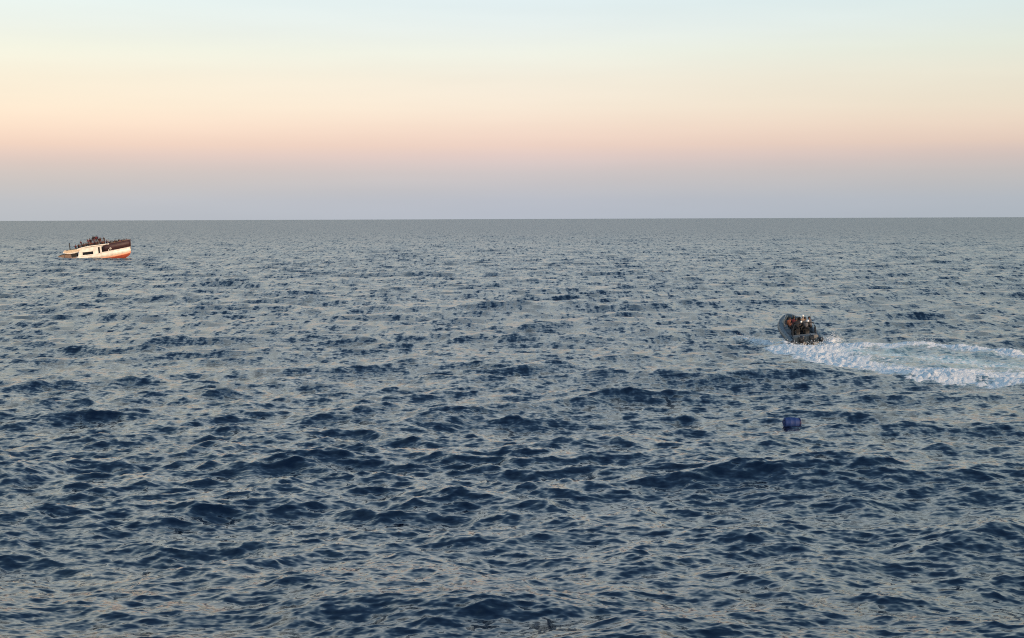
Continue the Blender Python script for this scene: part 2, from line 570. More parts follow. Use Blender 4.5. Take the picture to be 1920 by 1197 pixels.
def arm(s, sh, el_, wr, curl=0.5):
    """upper arm, forearm and a hand with four unequal bent fingers and a thumb; s = +1 left, -1 right"""
    sh, el_, wr = Vector(sh), Vector(el_), Vector(wr)
    out = [(sh, el_, 0.056, 0.044, TOP), (el_, wr, 0.043, 0.029, TOP)]
    d = (wr - el_).normalized()
    side = Vector((0, s, 0)); side = (side - d * side.dot(d)).normalized()
    palm_n = d.cross(side) * s                     # direction the palm faces
    kn = wr + d * 0.085
    out.append((wr, wr + d * 0.05, 0.028, 0.030, SKIN))
    fwd = side.cross(palm_n) if False else side
    for i, ln in enumerate((0.068, 0.080, 0.074, 0.056)):
        off = fwd * ((i - 1.5) * 0.0225)
        k0 = wr + d * 0.035 + off * 0.7
        k1 = kn + off
        k2 = k1 + (d * 0.75 - palm_n * curl * 0.8).normalized() * ln * 0.55
        k3 = k2 + (d * 0.35 - palm_n * curl * 1.6).normalized() * ln * 0.5
        out += [(k0, k1, 0.0135, 0.0105, SKIN), (k1, k2, 0.0100, 0.0092, SKIN), (k2, k3, 0.0092, 0.0080, SKIN)]
    t0 = wr + d * 0.025 - fwd * 0.022
    t1 = t0 + (d * 0.6 - fwd * 0.75 - palm_n * 0.25).normalized() * 0.048
    t2 = t1 + (d * 0.9 - fwd * 0.2 - palm_n * 0.4).normalized() * 0.032
    return out + [(t0, t1, 0.0135, 0.0115, SKIN), (t1, t2, 0.0115, 0.0090, SKIN)]


def leg(hip, knee, ankle, toe):
    hip, knee, ankle, toe = map(Vector, (hip, knee, ankle, toe))
    heel = ankle - (toe - ankle) * 0.28; heel.z = toe.z
    return [(hip, knee, 0.086, 0.058, LEGS), (knee, ankle + (knee - ankle) * 0.55, 0.056, 0.058, LEGS),
            (ankle + (knee - ankle) * 0.55, ankle, 0.056, 0.040, LEGS), (heel, toe, 0.042, 0.036, SHOE), (ankle, heel, 0.042, 0.042, SHOE)]


def trunk(pel, chest, neck, head, look=(1, 0, 0)):
    pel, chest, neck, head = map(Vector, (pel, chest, neck, head))
    L_ = Vector(look).normalized()
    S_ = Vector((0, 0, 1)).cross(L_).normalized()
    U_ = Vector((0, 0, 1))
    y = Vector((0, 1, 0))
    out = [(pel - y * 0.075, pel + y * 0.075, 0.108, 0.108, LEGS), (pel + (chest - pel) * 0.2, chest, 0.122, 0.128, TOP),
           (pel + (chest - pel) * 0.3 - y * 0.05, chest - y * 0.07, 0.105, 0.108, TOP), (pel + (chest - pel) * 0.3 + y * 0.05, chest + y * 0.07, 0.105, 0.108, TOP),
           (chest + (neck - chest) * 0.62 - y * 0.16, chest + (neck - chest) * 0.62 + y * 0.16, 0.062, 0.062, TOP), (chest, chest + (neck - chest) * 0.75, 0.120, 0.072, TOP),
           (neck - U_ * 0.03, head - U_ * 0.05, 0.056, 0.054, SKIN)]
    out += [(head - L_ * 0.012, head + L_ * 0.022 - U_ * 0.035, 0.088, 0.070, SKIN), (head + L_ * 0.035 - U_ * 0.075, head + L_ * 0.045 - U_ * 0.082, 0.046, 0.040, SKIN),
            (head - L_ * 0.022 + U_ * 0.032, head + U_ * 0.040 + L_ * 0.018, 0.090, 0.082, HAIR), (head - L_ * 0.045, head - L_ * 0.04 - U_ * 0.04, 0.072, 0.055, HAIR),
            (head + L_ * 0.088 + U_ * 0.004, head + L_ * 0.108 - U_ * 0.028, 0.010, 0.014, SKIN),
            (head + L_ * 0.082 - U_ * 0.062 - S_ * 0.018, head + L_ * 0.082 - U_ * 0.062 + S_ * 0.018, 0.008, 0.008, SKIN)]
    for s in (-1, 1):
        out += [(head + S_ * (0.084 * s) + U_ * 0.008, head + S_ * (0.088 * s) - U_ * 0.026, 0.016, 0.011, SKIN),
                (head + L_ * 0.080 + S_ * (0.031 * s), head + L_ * 0.084 + S_ * (0.031 * s), 0.0105, 0.0105, EYE)]
    return out


def mirror2(fn, *pts):
    out = []
    for s in (1, -1):
        out += fn(*[(p[0], p[1] * s, p[2]) for p in pts])
    return out


POSES = {}
ST = ((0, 0, 0.95), (0.0, 0, 1.25), (0.0, 0, 1.45), (0.02, 0, 1.62))
POSES['stand'] = trunk(*ST) + mirror2(leg, (0, .09, .90), (.03, .10, .50), (-.01, .11, .10), (.15, .13, .045)) + \
    arm(1, (0, .185, 1.395), (-.04, .25, 1.12), (.06, .25, .88)) + arm(-1, (0, -.185, 1.395), (-.04, -.25, 1.12), (.06, -.25, .88))
POSES['rail'] = trunk((-.03, 0, .94), (.03, 0, 1.24), (.06, 0, 1.43), (.10, 0, 1.60), (1, .25, -.05)) + mirror2(leg, (-.03, .09, .89), (.03, .11, .49), (-.02, .12, .10), (.14, .14, .045)) + \
    arm(1, (.04, .185, 1.385), (.10, .26, 1.12), (.34, .20, 1.10), .9) + arm(-1, (.04, -.185, 1.385), (.10, -.26, 1.12), (.34, -.20, 1.10), .9)
POSES['wave'] = trunk(*ST, look=(1, -.3, .1)) + mirror2(leg, (0, .09, .90), (.02, .12, .50), (-.01, .15, .10), (.15, .18, .045)) + \
    arm(1, (0, .185, 1.395), (-.02, .26, 1.12), (.14, .22, .92)) + arm(-1, (0, -.185, 1.405), (.06, -.32, 1.60), (.06, -.27, 1.86), .2)
POSES['sit'] = trunk((0, 0, .11), (.02, 0, .42), (.04, 0, .62), (.08, 0, .78), (1, .1, -.1)) + mirror2(leg, (.02, .09, .09), (.42, .14, .11), (.44, .15, -.32), (.59, .17, -.385)) + \
    arm(1, (.02, .185, .565), (.06, .27, .30), (.30, .17, .20), .7) + arm(-1, (.02, -.185, .565), (.06, -.27, .30), (.30, -.17, .20), .7)
POSES['huddle'] = trunk((0, 0, .11), (.06, 0, .40), (.11, 0, .59), (.17, 0, .74), (1, -.2, -.2)) + mirror2(leg, (.02, .10, .10), (.36, .15, .47), (.43, .13, .10), (.58, .15, .045)) + \
    arm(1, (.07, .185, .535), (.24, .27, .40), (.44, .12, .36), .9) + arm(-1, (.07, -.185, .535), (.24, -.27, .40), (.44, -.12, .42), .9)
POSES['jockey'] = trunk((0, 0, .76), (.06, 0, 1.05), (.10, 0, 1.24), (.15, 0, 1.40), (1, 0, -.05)) + mirror2(leg, (.02, .11, .72), (.32, .22, .52), (.16, .24, .10), (.31, .27, .045)) + \
    arm(1, (.07, .185, 1.19), (.16, .28, .95), (.42, .18, .96), .9) + arm(-1, (.07, -.185, 1.19), (.16, -.28, .95), (.42, -.18, .96), .9)


def capsule_mesh(prims):
    vs_, fs_ = [], []
    for a, b, ra, rb, _ in prims:
        a, b = Vector(a), Vector(b)
        d = b - a
        d = d.normalized() if d.length > 1e-6 else Vector((0, 0, 1))
        u = Vector((0, 0, 1)) if abs(d.z) < 0.9 else Vector((1, 0, 0))
        p = d.cross(u).normalized(); q = d.cross(p)
        seg = 10
        n = len(vs_)
        rings = [(a, ra, -math.pi / 2 * t) for t in (0.85, 0.45, 0.0)] + [(b, rb, math.pi / 2 * t) for t in (0.0, 0.45, 0.85)]
        for c_, r_, ph in rings:
            for k in range(seg):
                th = 2 * math.pi * k / seg
                vs_.append(c_ + d * (r_ * math.sin(ph)) + (p * math.cos(th) + q * math.sin(th)) * (r_ * math.cos(ph)))
        for i in range(len(rings) - 1):
            for k in range(seg):
                k2 = (k + 1) % seg
                fs_.append((n + i * seg + k, n + i * seg + k2, n + (i + 1) * seg + k2, n + (i + 1) * seg + k))
        fs_.append(tuple(n + k for k in reversed(range(seg))))
        fs_.append(tuple(n + 5 * seg + k for k in range(seg)))
    return vs_, fs_


def fuse(name, prims, voxel, ratio, regions=True):
    """melt the shapes into one continuous surface"""
    vs_, fs_ = capsule_mesh(prims)
    me = bpy.data.meshes.new(name + '_raw')
    me.from_pydata([tuple(v) for v in vs_], [], fs_)
    ob = bpy.data.objects.new(name + '_raw', me)
    C.objects.link(ob)
    m = ob.modifiers.new('r', 'REMESH'); m.mode = 'VOXEL'; m.voxel_size = voxel
    m = ob.modifiers.new('s', 'SMOOTH'); m.factor = 0.5; m.iterations = 2
    m = ob.modifiers.new('d', 'DECIMATE'); m.ratio = ratio
    bpy.context.view_layer.update()
    dg = bpy.context.evaluated_depsgraph_get()
    out = bpy.data.meshes.new_from_object(ob.evaluated_get(dg))
    out.name = name
    bpy.data.objects.remove(ob); bpy.data.meshes.remove(me)
    if regions:
        n = len(out.polygons)
        cs = np.zeros(n * 3); out.polygons.foreach_get('center', cs); cs = cs.reshape(-1, 3)
        best = np.full(n, 1e9); reg = np.zeros(n, np.int32)
        for a, b, ra, rb, g in prims:
            a = np.array(a); b = np.array(b); d = b - a; q = max(d @ d, 1e-9)
            t = np.clip((cs - a) @ d / q, 0, 1)
            dist = np.linalg.norm(cs - a - t[:, None] * d, axis=1) - (ra + (rb - ra) * t) - (0.004 if g in (EYE, HAIR) else 0)
            mm = dist < best
            best[mm] = dist[mm]; reg[mm] = g
        for _ in range(6):
            out.materials.append(None)
        out.polygons.foreach_set('material_index', reg)
    out.polygons.foreach_set('use_smooth', np.ones(len(out.polygons), bool))
    out.update()
    return out


BODY = {k: fuse('person_' + k, p, 0.011, 0.22) for k, p in POSES.items()}
VEST = {}
for k in ('jockey', 'sit', 'stand'):
    pr = [(a, b, ra + 0.028, rb + 0.028, g) for a, b, ra, rb, g in POSES[k][1:6]]
    VEST[k] = fuse('life_vest_' + k, pr, 0.02, 0.4, False)
HEADS = {'jockey': (.15, 0, 1.40), 'sit': (.08, 0, .78), 'stand': (.02, 0, 1.62)}
SKINS = [mat('skin_' + str(i), c, 0.55, var=0.06) for i, c in enumerate([(.16, .08, .05), (.24, .13, .085), (.09, .045, .03), (.30, .17, .12)])]
HAIRM = mat('hair_dark', (.012, .009, .008), 0.6)
SHOEM = mat('shoe_dark', (.02, .02, .022), 0.6)
EYEM = mat('eye_dark', (.01, .01, .012), 0.25)


def cloth(name, c):
    return mat('cloth_' + name, c, 0.85, var=0.22, vscale=9, bump=0.3)


CL = {k: cloth(k, c) for k, c in dict(maroon=(.11, .016, .022), darkred=(.18, .03, .03), black=(.010, .010, .013), navy=(.012, .018, .045), brown=(.06, .03, .02),
      purple=(.045, .018, .05), grey=(.10, .10, .11), olive=(.05, .055, .03), tan=(.36, .25, .17), white=(.72, .70, .68), rust=(.23, .065, .03), camo=(.055, .06, .045),
      rustvest=(.16, .06, .04), cream=(.62, .55, .40)).items()}


def person(mtx, pose, top, legs, label, group, skin=0, scale=1.0, vest=None, helmet=None):
    ob = bpy.data.objects.new('person', BODY[pose])
    C.objects.link(ob)
    for i, m in enumerate((SKINS[skin], CL[top], CL[legs], HAIRM, SHOEM, EYEM)):
        ob.material_slots[i].link = 'OBJECT'
        ob.material_slots[i].material = m
    ob.matrix_world = mtx @ Matrix.Scale(scale, 4)
    ob['label'] = label; ob['category'] = 'person'; ob['group'] = group
    if vest:
        v = bpy.data.objects.new('life_vest', VEST[pose]); C.objects.link(v); v.parent = ob
        if not len(v.data.materials): v.data.materials.append(None)
        v.material_slots[0].link = 'OBJECT'; v.material_slots[0].material = CL[vest]
    if helmet:
        h = Vector(HEADS[pose])
        hb = MB().lathe([(-.035, .104), (-.03, .112), (.0, .114), (.045, .108), (.085, .082), (.108, .045), (.114, .008)], 16, 'Z', h + Vector((-.005, 0, .03)))
        hb.build('helmet', helmet, ob, smooth=True)
    return ob


# ------------------------------------------------------------------ the crowded white boat
M_white = mat('boat_white_paint', (.82, .78, .71), 0.4, var=0.18, vscale=1.4)
M_cream = mat('boat_cream_canvas', (.62, .50, .36), 0.8, var=0.15, vscale=3)
M_orange = mat('boat_orange_stripe', (.70, .34, .22), 0.5, var=0.15, vscale=1.2)
M_red = mat('boat_red_bottom', (.34, .07, .04), 0.55, var=0.2, vscale=1.5)
M_dark = mat('boat_dark_bulwark', (.042, .017, .022), 0.6, var=0.35, vscale=1.3)
M_brown = mat('boat_brown_wood', (.22, .15, .11), 0.65, var=0.25, vscale=2)
M_glass = mat('dark_glass', (.008, .009, .012), 0.12, spec=0.6)
M_black = mat('black_rubber', (.012, .012, .014), 0.6)
M_steel = mat('grey_steel', (.32, .33, .34), 0.35, metal=0.8)

SX = 1.126
bx_, by_ = -110.6, 393.0
boat_m = (Matrix.Translation((bx_ - 3.95, by_ - 1.4, sea_height(bx_, by_) * 0.5 + 0.02)) @ Matrix.Rotation(R(13.0), 4, 'Z')
          @ Matrix.Rotation(R(3.0), 4, 'X') @ Matrix.Rotation(R(-5.9), 4, 'Y'))
boat = empty('crowded_boat', boat_m, 'white and orange wooden boat crowded with people, listing low at its stern', 'boat')
HB = [(-4.5, 1.65), (0, 2.05), (5, 2.1), (8, 1.8), (10, 1.2), (11.3, .55), (12, .06)]
SH = [(-4.5, .75), (-1, .5), (4, .5), (5.7, .92), (9, 1.2), (12, 1.45)]
BQ = [(-4.5, -.35), (0, -.45), (5, -.42), (7, -.3), (9, -.1), (11, .12), (12, .35)]
KE = [(-4.5, -1.2), (5, -1.7), (9, -1.7), (11, -1.2), (11.7, -.55), (12, .1)]
XS = [-4.5, -3.5, -2.5, -1, 0, 1.5, 3, 4, 5, 5.7, 6.5, 7.5, 8.5, 9.3, 10, 10.7, 11.3, 11.7, 12]


def strip(name, m, fa, fb, xs=XS, solid=0.0, mid=None, parent=boat):
    """a skin both sides of the hull between two curves that give (half breadth, height) at x"""
    mb = MB()
    for s in (-1, 1):
        rings = []
        for x in xs:
            pts = [fa(x)] + ([mid(x)] if mid else []) + [fb(x)]
            rings.append([(x * SX, p[0] * s, p[1]) for p in pts])
        mb.loft(rings, False)
    return mb.build(name, m, parent, smooth=True, solid=solid)


hb = lambda x: interp(HB, x)
hull = strip('hull', M_white, lambda x: (hb(x) * .95, interp(BQ, x)), lambda x: (hb(x), interp(SH, x)), [-.4] + XS[4:], solid=0.05)
strip('stern_planking', M_brown, lambda x: (hb(x) * .95, interp(BQ, x)), lambda x: (hb(x), interp(SH, x)), [-4.5, -3.5, -2.5, -1, -.4], solid=0.05)
strip('boot_stripe', M_orange, lambda x: (hb(x) * .90, interp(BQ, x) - .42), lambda x: (hb(x) * .95, interp(BQ, x)), solid=0.05)
strip('bottom', M_red, lambda x: (0.02, interp(KE, x)), lambda x: (hb(x) * .90, interp(BQ, x) - .42), mid=lambda x: (hb(x) * .68, (interp(KE, x) * .55 + (interp(BQ, x) - .42) * .45)))
MB().loft([[(-4.5 * SX, -1.6, -1.0), (-4.5 * SX, 1.6, -1.0), (-4.5 * SX, 1.65, .75), (-4.5 * SX, -1.65, .75)], [(-4.42 * SX, -1.6, -1.0), (-4.42 * SX, 1.6, -1.0), (-4.42 * SX, 1.65, .75), (-4.42 * SX, -1.65, .75)]]).build('transom', M_brown, boat)
dk = MB(); dk.loft([[(x * SX, -hb(x) * .97, interp(SH, x) - .12), (x * SX, hb(x) * .97, interp(SH, x) - .12)] for x in XS], False); dk.build('deck', M_brown, boat, solid=0.06)
for s in (-1, 1):
    MB().tube([(x * SX, s * (hb(x) + .02), interp(SH, x) + .02) for x in XS[4:]], .07, 6).build('rubbing_rail', M_white, boat, smooth=True)
BX = [5.75, 6.5, 7.5, 8.5, 9.3, 10, 10.7, 11.3, 11.7, 12.05]
strip('bulwark', M_dark, lambda x: (hb(min(x, 12)) * 1.0 - .03, interp(SH, x) + .06), lambda x: (hb(min(x, 12)) * 1.06 + .06, interp([(5.75, 2.45), (7.0, 3.05), (12.1, 3.40)], x)), BX, solid=0.07)
for s in (-1, 1):
    MB().tube([(x * SX, s * (hb(min(x, 12)) * 1.06 + .06), interp([(5.75, 2.45), (7.0, 3.05), (12.1, 3.40)], x) + .03) for x in BX], .055, 6).build('cap_rail', M_brown, boat, smooth=True)
fd = MB(); fd.loft([[(x * SX, -hb(x) * .93, 1.92 + .02 * (x - 7)), (x * SX, hb(x) * .93, 1.92 + .02 * (x - 7))] for x in (6.9, 8, 9.3, 10.7, 11.6)], False); fd.build('foredeck', M_brown, boat, solid=0.08)
MB().tube([(12.0 * SX, 0, .9), (12.1 * SX, 0, 2.0), (12.18 * SX, 0, 3.6)], .09, 8).build('stem_post', M_dark, boat, smooth=True)
# cabin
cw = MB()
for s in (-1, 1):
    for (xa, xb, za, zb) in ((.45, 1.1, .45, 2.55), (1.1, 3.5, .45, .72), (1.1, 3.5, 1.47, 2.62), (3.5, 4.68, .45, 2.68), (4.68, 5.12, 2.42, 2.70), (5.12, 5.5, .62, 2.70), (5.5, 7.0, .85, 1.0), (5.5, 7.0, 2.28, 2.72), (7.0, 7.15, .95, 2.72)):
        cw.box(((xa + xb) / 2 * SX, s * 1.86, (za + zb) / 2), ((xb - xa) * SX, .09, zb - za))
cw.box((.47 * SX, 0, 1.5), (.09, 3.66, 2.0)); cw.box((7.1 * SX, 0, 1.85), (.09, 3.66, 1.7))
cw.build('cabin_wall', M_white, boat)
for s in (-1, 1):
    for (xa, xb, za, zb) in ((1.1, 3.5, .72, 1.47), (5.5, 7.0, 1.0, 2.28)):
        w = MB()
        for (c_, z_, sx_, sz_) in (((xa + xb) / 2, za + .03, (xb - xa) * SX, .06), ((xa + xb) / 2, zb - .03, (xb - xa) * SX, .06), (xa + .03, (za + zb) / 2, .06, zb - za - .12), (xb - .03, (za + zb) / 2, .06, zb - za - .12)):
            w.box((c_ * SX, s * 1.885, z_), (sx_, .07, sz_))
        wf = w.build('window', M_black, boat)
        MB().box(((xa + xb) / 2 * SX, s * 1.84, (za + zb) / 2), ((xb - xa) * SX - .1, .02, zb - za - .1)).build('pane', M_glass, wf)
    d_ = MB().box((4.9 * SX, s * 1.81, 1.47), (.44 * SX, .05, 1.9)).build('door', M_black, boat, bevel=0.01)
    MB().box((5.02 * SX, s * 1.87, 1.45), (.04, .07, .14)).build('handle', M_steel, d_)
rf = MB()
rp = [(-.05, 2.20), (.9, 2.52), (2.5, 2.74), (5, 2.80), (7.3, 2.84)]
rf.loft([[(x * SX, -2.12, z), (x * SX, 2.12, z), (x * SX, 2.12, z + .26), (x * SX, -2.12, z + .26)] for x, z in rp])
rf.build('roof', M_white, boat, bevel=0.05)
# after deck with its curved overhang
ad_ = MB()
ap = [(-3.25, 1.86), (-2.6, 1.56), (-1.7, 1.42), (-.6, 1.48), (.46, 1.72)]
ad_.loft([[(x * SX, -2.05, z), (x * SX, 2.05, z), (x * SX, 2.05, z + .2), (x * SX, -2.05, z + .2)] for x, z in ap])
ad_.build('upper_deck', M_white, boat, bevel=0.03)
for s in (-1, 1):
    wc_ = MB()
    wc_.loft([[(x * SX, s * 2.0, z + .2), (x * SX, s * 2.0, z + h_)] for x, z, h_ in ((-3.2, 1.84, .36), (-2.6, 1.56, .66), (-1.7, 1.42, .95), (-.6, 1.48, .95), (.4, 1.70, .85))], False)
    wc_.build('weather_cloth', M_cream, boat, solid=0.03)
    MB().loft([[(-.15 * SX, s * 1.92, -.2), (.2 * SX, s * 1.92, -.2), (.2 * SX, s * 2.0, -.2), (-.15 * SX, s * 2.0, -.2)], [(.4 * SX, s * 1.92, 1.75), (1.05 * SX, s * 1.92, 1.75), (1.05 * SX, s * 2.0, 1.75), (.4 * SX, s * 2.0, 1.75)]]).build('pillar', M_white, boat)
    st_ = MB()
    st_.loft([[(x * SX, s * hb(x), interp(SH, x) + .02), (x * SX, s * hb(x) * 1.02, z)] for x, z in ((-4.5, 1.05), (-3.5, 1.3), (-2.4, 1.38), (-1.5, 1.25))], False)
    st_.build('stern_bulwark', M_brown, boat, solid=0.06)
    for x, z in ((-3.0, 1.75), (-1.5, 1.45)):
        MB().tube([(x * SX, s * 1.85, .4), (x * SX, s * 1.85, z)], .05, 6).build('stanchion', M_steel, boat, smooth=True)
MB().box((-.75 * SX, 0, .85), (1.35, 3.86, 1.2)).build('gap_shade_block', M_black, boat)  # black block painted as the shade in the gap under the upper deck
mast = MB().tube([(-1.62 * SX, -1.2, 1.6), (-1.6 * SX, -1.2, 4.0)], [.13, .12], 8).build('mast', M_black, boat, smooth=True)
MB().ball((-1.6 * SX, -1.2, 4.08), .16).build('lamp', M_black, mast, smooth=True)
MB().box((4.25 * SX, -.2, 3.33), (1.5, 1.5, .5)).build('roof_locker', mat('boat_maroon_box', (.06, .012, .016), 0.6, var=.25), boat, bevel=0.03)
for s in (-1, 1):
    rl = MB()
    xs_ = [.6 + .55 * i for i in range(13)]
    for z_ in (.45, .85):
        rl.tube([(x * SX, s * 2.02, interp(rp, x) + .26 + z_ * (1 if x > .9 else .8)) for x in xs_], .02, 5)
    rl.build('handrail', M_brown, boat, smooth=True)
    for x in xs_[::2]:
        MB().tube([(x * SX, s * 2.02, interp(rp, x) + .25), (x * SX, s * 2.02, interp(rp, x) + 1.11)], .022, 5).build('rail_post', M_brown, boat, smooth=True)
ring = MB()
ring.loft([[(7.5 * SX + (.17 + .08 * math.cos(b)) * math.cos(a), -2.02 + .06 * math.sin(b), 1.72 + (.17 + .08 * math.cos(b)) * math.sin(a)) for b in (2 * math.pi * k / 8 for k in range(8))] for a in (2 * math.pi * i / 16 for i in range(17))], True, False)
ring.build('lifebuoy', M_white, boat, smooth=True)
ORD = ['first', 'second', 'third', 'fourth', 'fifth', 'sixth', 'seventh', 'eighth', 'ninth', 'tenth', 'eleventh', 'twelfth', 'thirteenth', 'fourteenth']


def crowd(place, rows, group):
    rows = sorted(rows, key=lambda r_: r_[0])
    for i, (x, y, z, yaw, pose, top, legs) in enumerate(rows):
        m = boat_m @ Matrix.Translation((x * SX, y, z)) @ Matrix.Rotation(R(yaw), 4, 'Z')
        words = {'stand': 'standing', 'rail': 'standing', 'sit': 'sitting', 'huddle': 'huddled'}[pose]
        tone = {'darkred': 'dark red', 'navy': 'dark navy', 'purple': 'dark purple'}.get(top, top)
        person(m, pose, top, legs, 'person in %s %s %s, %s from the stern' % (tone, words, place, ORD[i]), group, skin=(i * 7 + 1) % 3, scale=1.0 + .10 * ((i * 37) % 10) / 10)


def roof_z(x):
    return interp(rp, x) + .27


crowd('on white boat\'s upper after deck', [(-2.3, -1.5, 1.70, -90, 'huddle', 'tan', 'brown'), (-.75, -1.45, 1.72, -70, 'sit', 'cream', 'tan'),
      (-.3, -1.0, 1.9, -110, 'stand', 'maroon', 'black'), (.15, -1.6, 1.93, -60, 'sit', 'rust', 'tan'), (.35, -.9, 1.93, -60, 'stand', 'brown', 'black')], 'people on the crowded boat\'s after deck')
TONES = ['darkred', 'brown', 'maroon', 'black', 'maroon', 'rust', 'darkred', 'purple', 'maroon', 'brown', 'black', 'darkred', 'maroon', 'purple']
near = [(.75 + .46 * i, -1.55 - .06 * (i % 3), 0, -90 + 25 * ((i * 5) % 3 - 1), 'huddle', TONES[i], ['black', 'navy', 'brown'][i % 3]) for i in range(14)]
crowd('along near edge of white boat\'s roof', [(x, y, roof_z(x), a, p, t, l) for x, y, _, a, p, t, l in near], 'people on the crowded boat\'s roof')
back = [(1.0, 'rail'), (1.55, 'huddle'), (2.1, 'huddle'), (2.6, 'rail'), (3.05, 'stand'), (3.35, 'rail'), (5.15, 'stand'), (5.45, 'rail'), (5.9, 'huddle'), (6.3, 'rail'), (6.8, 'huddle')]
crowd('in middle of white boat\'s roof', [(x, -.75 - .12 * (i % 2), roof_z(x), -90 + 30 * ((i * 7) % 3 - 1), p, TONES[(i * 3 + 2) % 14], ['black', 'maroon', 'navy'][i % 3]) for i, (x, p) in enumerate(back)], 'people on the crowded boat\'s roof')
crowd('on white boat\'s roof locker', [(3.75, -.3, 3.58, -90, 'rail', 'maroon', 'black'), (4.0, -.7, 3.58, -60, 'stand', 'black', 'maroon'), (4.3, -.2, 3.58, -110, 'rail', 'darkred', 'black'), (4.5, -.75, 3.58, -80, 'stand', 'maroon', 'black'), (4.75, -.3, 3.58, -100, 'rail', 'purple', 'black')], 'people on the crowded boat\'s roof locker')
FT = ['purple', 'black', 'grey', 'purple', 'brown', 'navy', 'black', 'olive', 'maroon', 'purple', 'brown', 'black', 'navy', 'maroon']
crowd('behind white boat\'s dark bow bulwark', [(7.3 + .315 * i, -interp([(7, 1.45), (9, 1.15), (10.2, .75), (11.4, .1)], 7.3 + .315 * i) + (.55 if i % 2 and i < 10 else 0), 1.98 + .02 * (.315 * i), -90 + 40 * ((i * 5) % 3 - 1), ['rail', 'stand'][i % 2], FT[i], 'black') for i in range(14)], 'people on the crowded boat\'s foredeck')

# ------------------------------------------------------------------ the rigid inflatable
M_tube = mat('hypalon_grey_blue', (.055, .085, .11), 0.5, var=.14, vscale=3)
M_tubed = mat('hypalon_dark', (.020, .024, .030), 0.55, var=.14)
M_deck = mat('deck_grey_beige', (.19, .182, .17), 0.6, var=.18, vscale=4)  # deck and transom grey darkened to stand in for shade on the boat
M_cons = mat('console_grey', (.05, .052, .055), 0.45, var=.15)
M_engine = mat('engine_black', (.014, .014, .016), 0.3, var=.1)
M_helm_w = mat('helmet_white', (.75, .74, .70), 0.35, var=.04)
M_helm_b = mat('helmet_black', (.014, .015, .017), 0.4, var=.04)
M_plate = mat('white_plate', (.8, .8, .78), 0.4)
rx, ry = 23.15, 115.9
rib_m = (Matrix.Translation((rx, ry, 0.0)) @ Matrix.Rotation(R(90 + 0.5), 4, 'Z') @ Matrix.Rotation(R(-7.0), 4, 'Y') @ Matrix.Rotation(R(-6.5), 4, 'X'))
rib = empty('rigid_inflatable_boat', rib_m, 'dark grey rigid inflatable boat speeding away with its crew and white wake', 'boat')
TP = [(-.25, 1.12, .38), (.6, 1.14, .40), (2, 1.16, .43), (3.5, 1.15, .48), (4.8, 1.06, .56), (5.8, .88, .66), (6.6, .60, .78), (7.1, .30, .88), (7.3, 0.0, .93)]
path = [(x, -y, z) for x, y, z in TP] + [(x, y, z) for x, y, z in reversed(TP[:-1])]
rad = [.20, .25, .26, .26, .255, .25, .235, .22, .215]; rad = rad + list(reversed(rad[:-1]))
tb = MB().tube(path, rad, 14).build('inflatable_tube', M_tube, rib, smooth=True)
for s in (-1, 1):
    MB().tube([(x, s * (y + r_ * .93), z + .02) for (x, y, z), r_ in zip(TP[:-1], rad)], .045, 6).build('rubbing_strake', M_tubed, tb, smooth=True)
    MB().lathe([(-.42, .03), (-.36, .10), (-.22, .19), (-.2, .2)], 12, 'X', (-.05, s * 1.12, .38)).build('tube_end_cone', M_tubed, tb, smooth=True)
    gl = []
    for i in range(25):
        x = .8 + 5.6 * i / 24
        y_ = interp([(p[0], p[1]) for p in TP], x); z_ = interp([(p[0], p[2]) for p in TP], x)
        gl.append((x, s * (y_ + .12), z_ + .235 - .05 * (1 - abs(math.cos(i * math.pi / 4)))))
    MB().tube(gl, .014, 5).build('grab_line', M_tubed, rib, smooth=True)
hl = MB()
hl.loft([[(x, -b, zc), (x, 0, zk), (x, b, zc), (x, b * .98, zc + .12), (x, -b * .98, zc + .12)] for x, b, zc, zk in ((0, .98, .12, -.28), (2, 1.0, .15, -.32), (4, .96, .22, -.28), (5.5, .72, .38, -.08), (6.5, .42, .58, .28), (7.1, .1, .74, .66))])
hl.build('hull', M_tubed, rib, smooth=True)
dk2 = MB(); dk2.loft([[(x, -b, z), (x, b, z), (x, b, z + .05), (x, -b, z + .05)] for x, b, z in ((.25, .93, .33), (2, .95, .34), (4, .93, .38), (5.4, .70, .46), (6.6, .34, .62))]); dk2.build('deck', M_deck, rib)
tr = MB()
tr.loft([[(x, -1.0, z0), (x, -.5, z0 - .22), (x, .5, z0 - .22), (x, 1.0, z0), (x, .95, .74), (x, -.95, .74)] for x, z0 in ((-.05, .10), (.07, .10))])
tr.box((.42, 0, .72), (.66, 1.84, .05))
tr.build('transom', M_deck, rib, bevel=0.02)
for s in (-1, 1):
    e_ = empty('engine', Matrix.Identity(4), '', ''); del e_['label']; del e_['category']
    e_.parent = rib; e_.matrix_world = rib_m
    bpy.context.view_layer.update()
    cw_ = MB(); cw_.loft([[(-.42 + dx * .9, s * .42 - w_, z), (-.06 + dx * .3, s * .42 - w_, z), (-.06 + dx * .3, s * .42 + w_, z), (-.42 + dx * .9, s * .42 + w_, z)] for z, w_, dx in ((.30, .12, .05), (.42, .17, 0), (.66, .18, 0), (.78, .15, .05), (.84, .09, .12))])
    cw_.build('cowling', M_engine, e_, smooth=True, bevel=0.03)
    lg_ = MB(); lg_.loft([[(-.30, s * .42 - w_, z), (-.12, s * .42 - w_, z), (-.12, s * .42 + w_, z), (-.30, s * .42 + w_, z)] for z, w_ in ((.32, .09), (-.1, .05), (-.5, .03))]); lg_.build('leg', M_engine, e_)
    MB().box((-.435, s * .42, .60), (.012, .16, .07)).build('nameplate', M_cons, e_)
cs_ = MB()
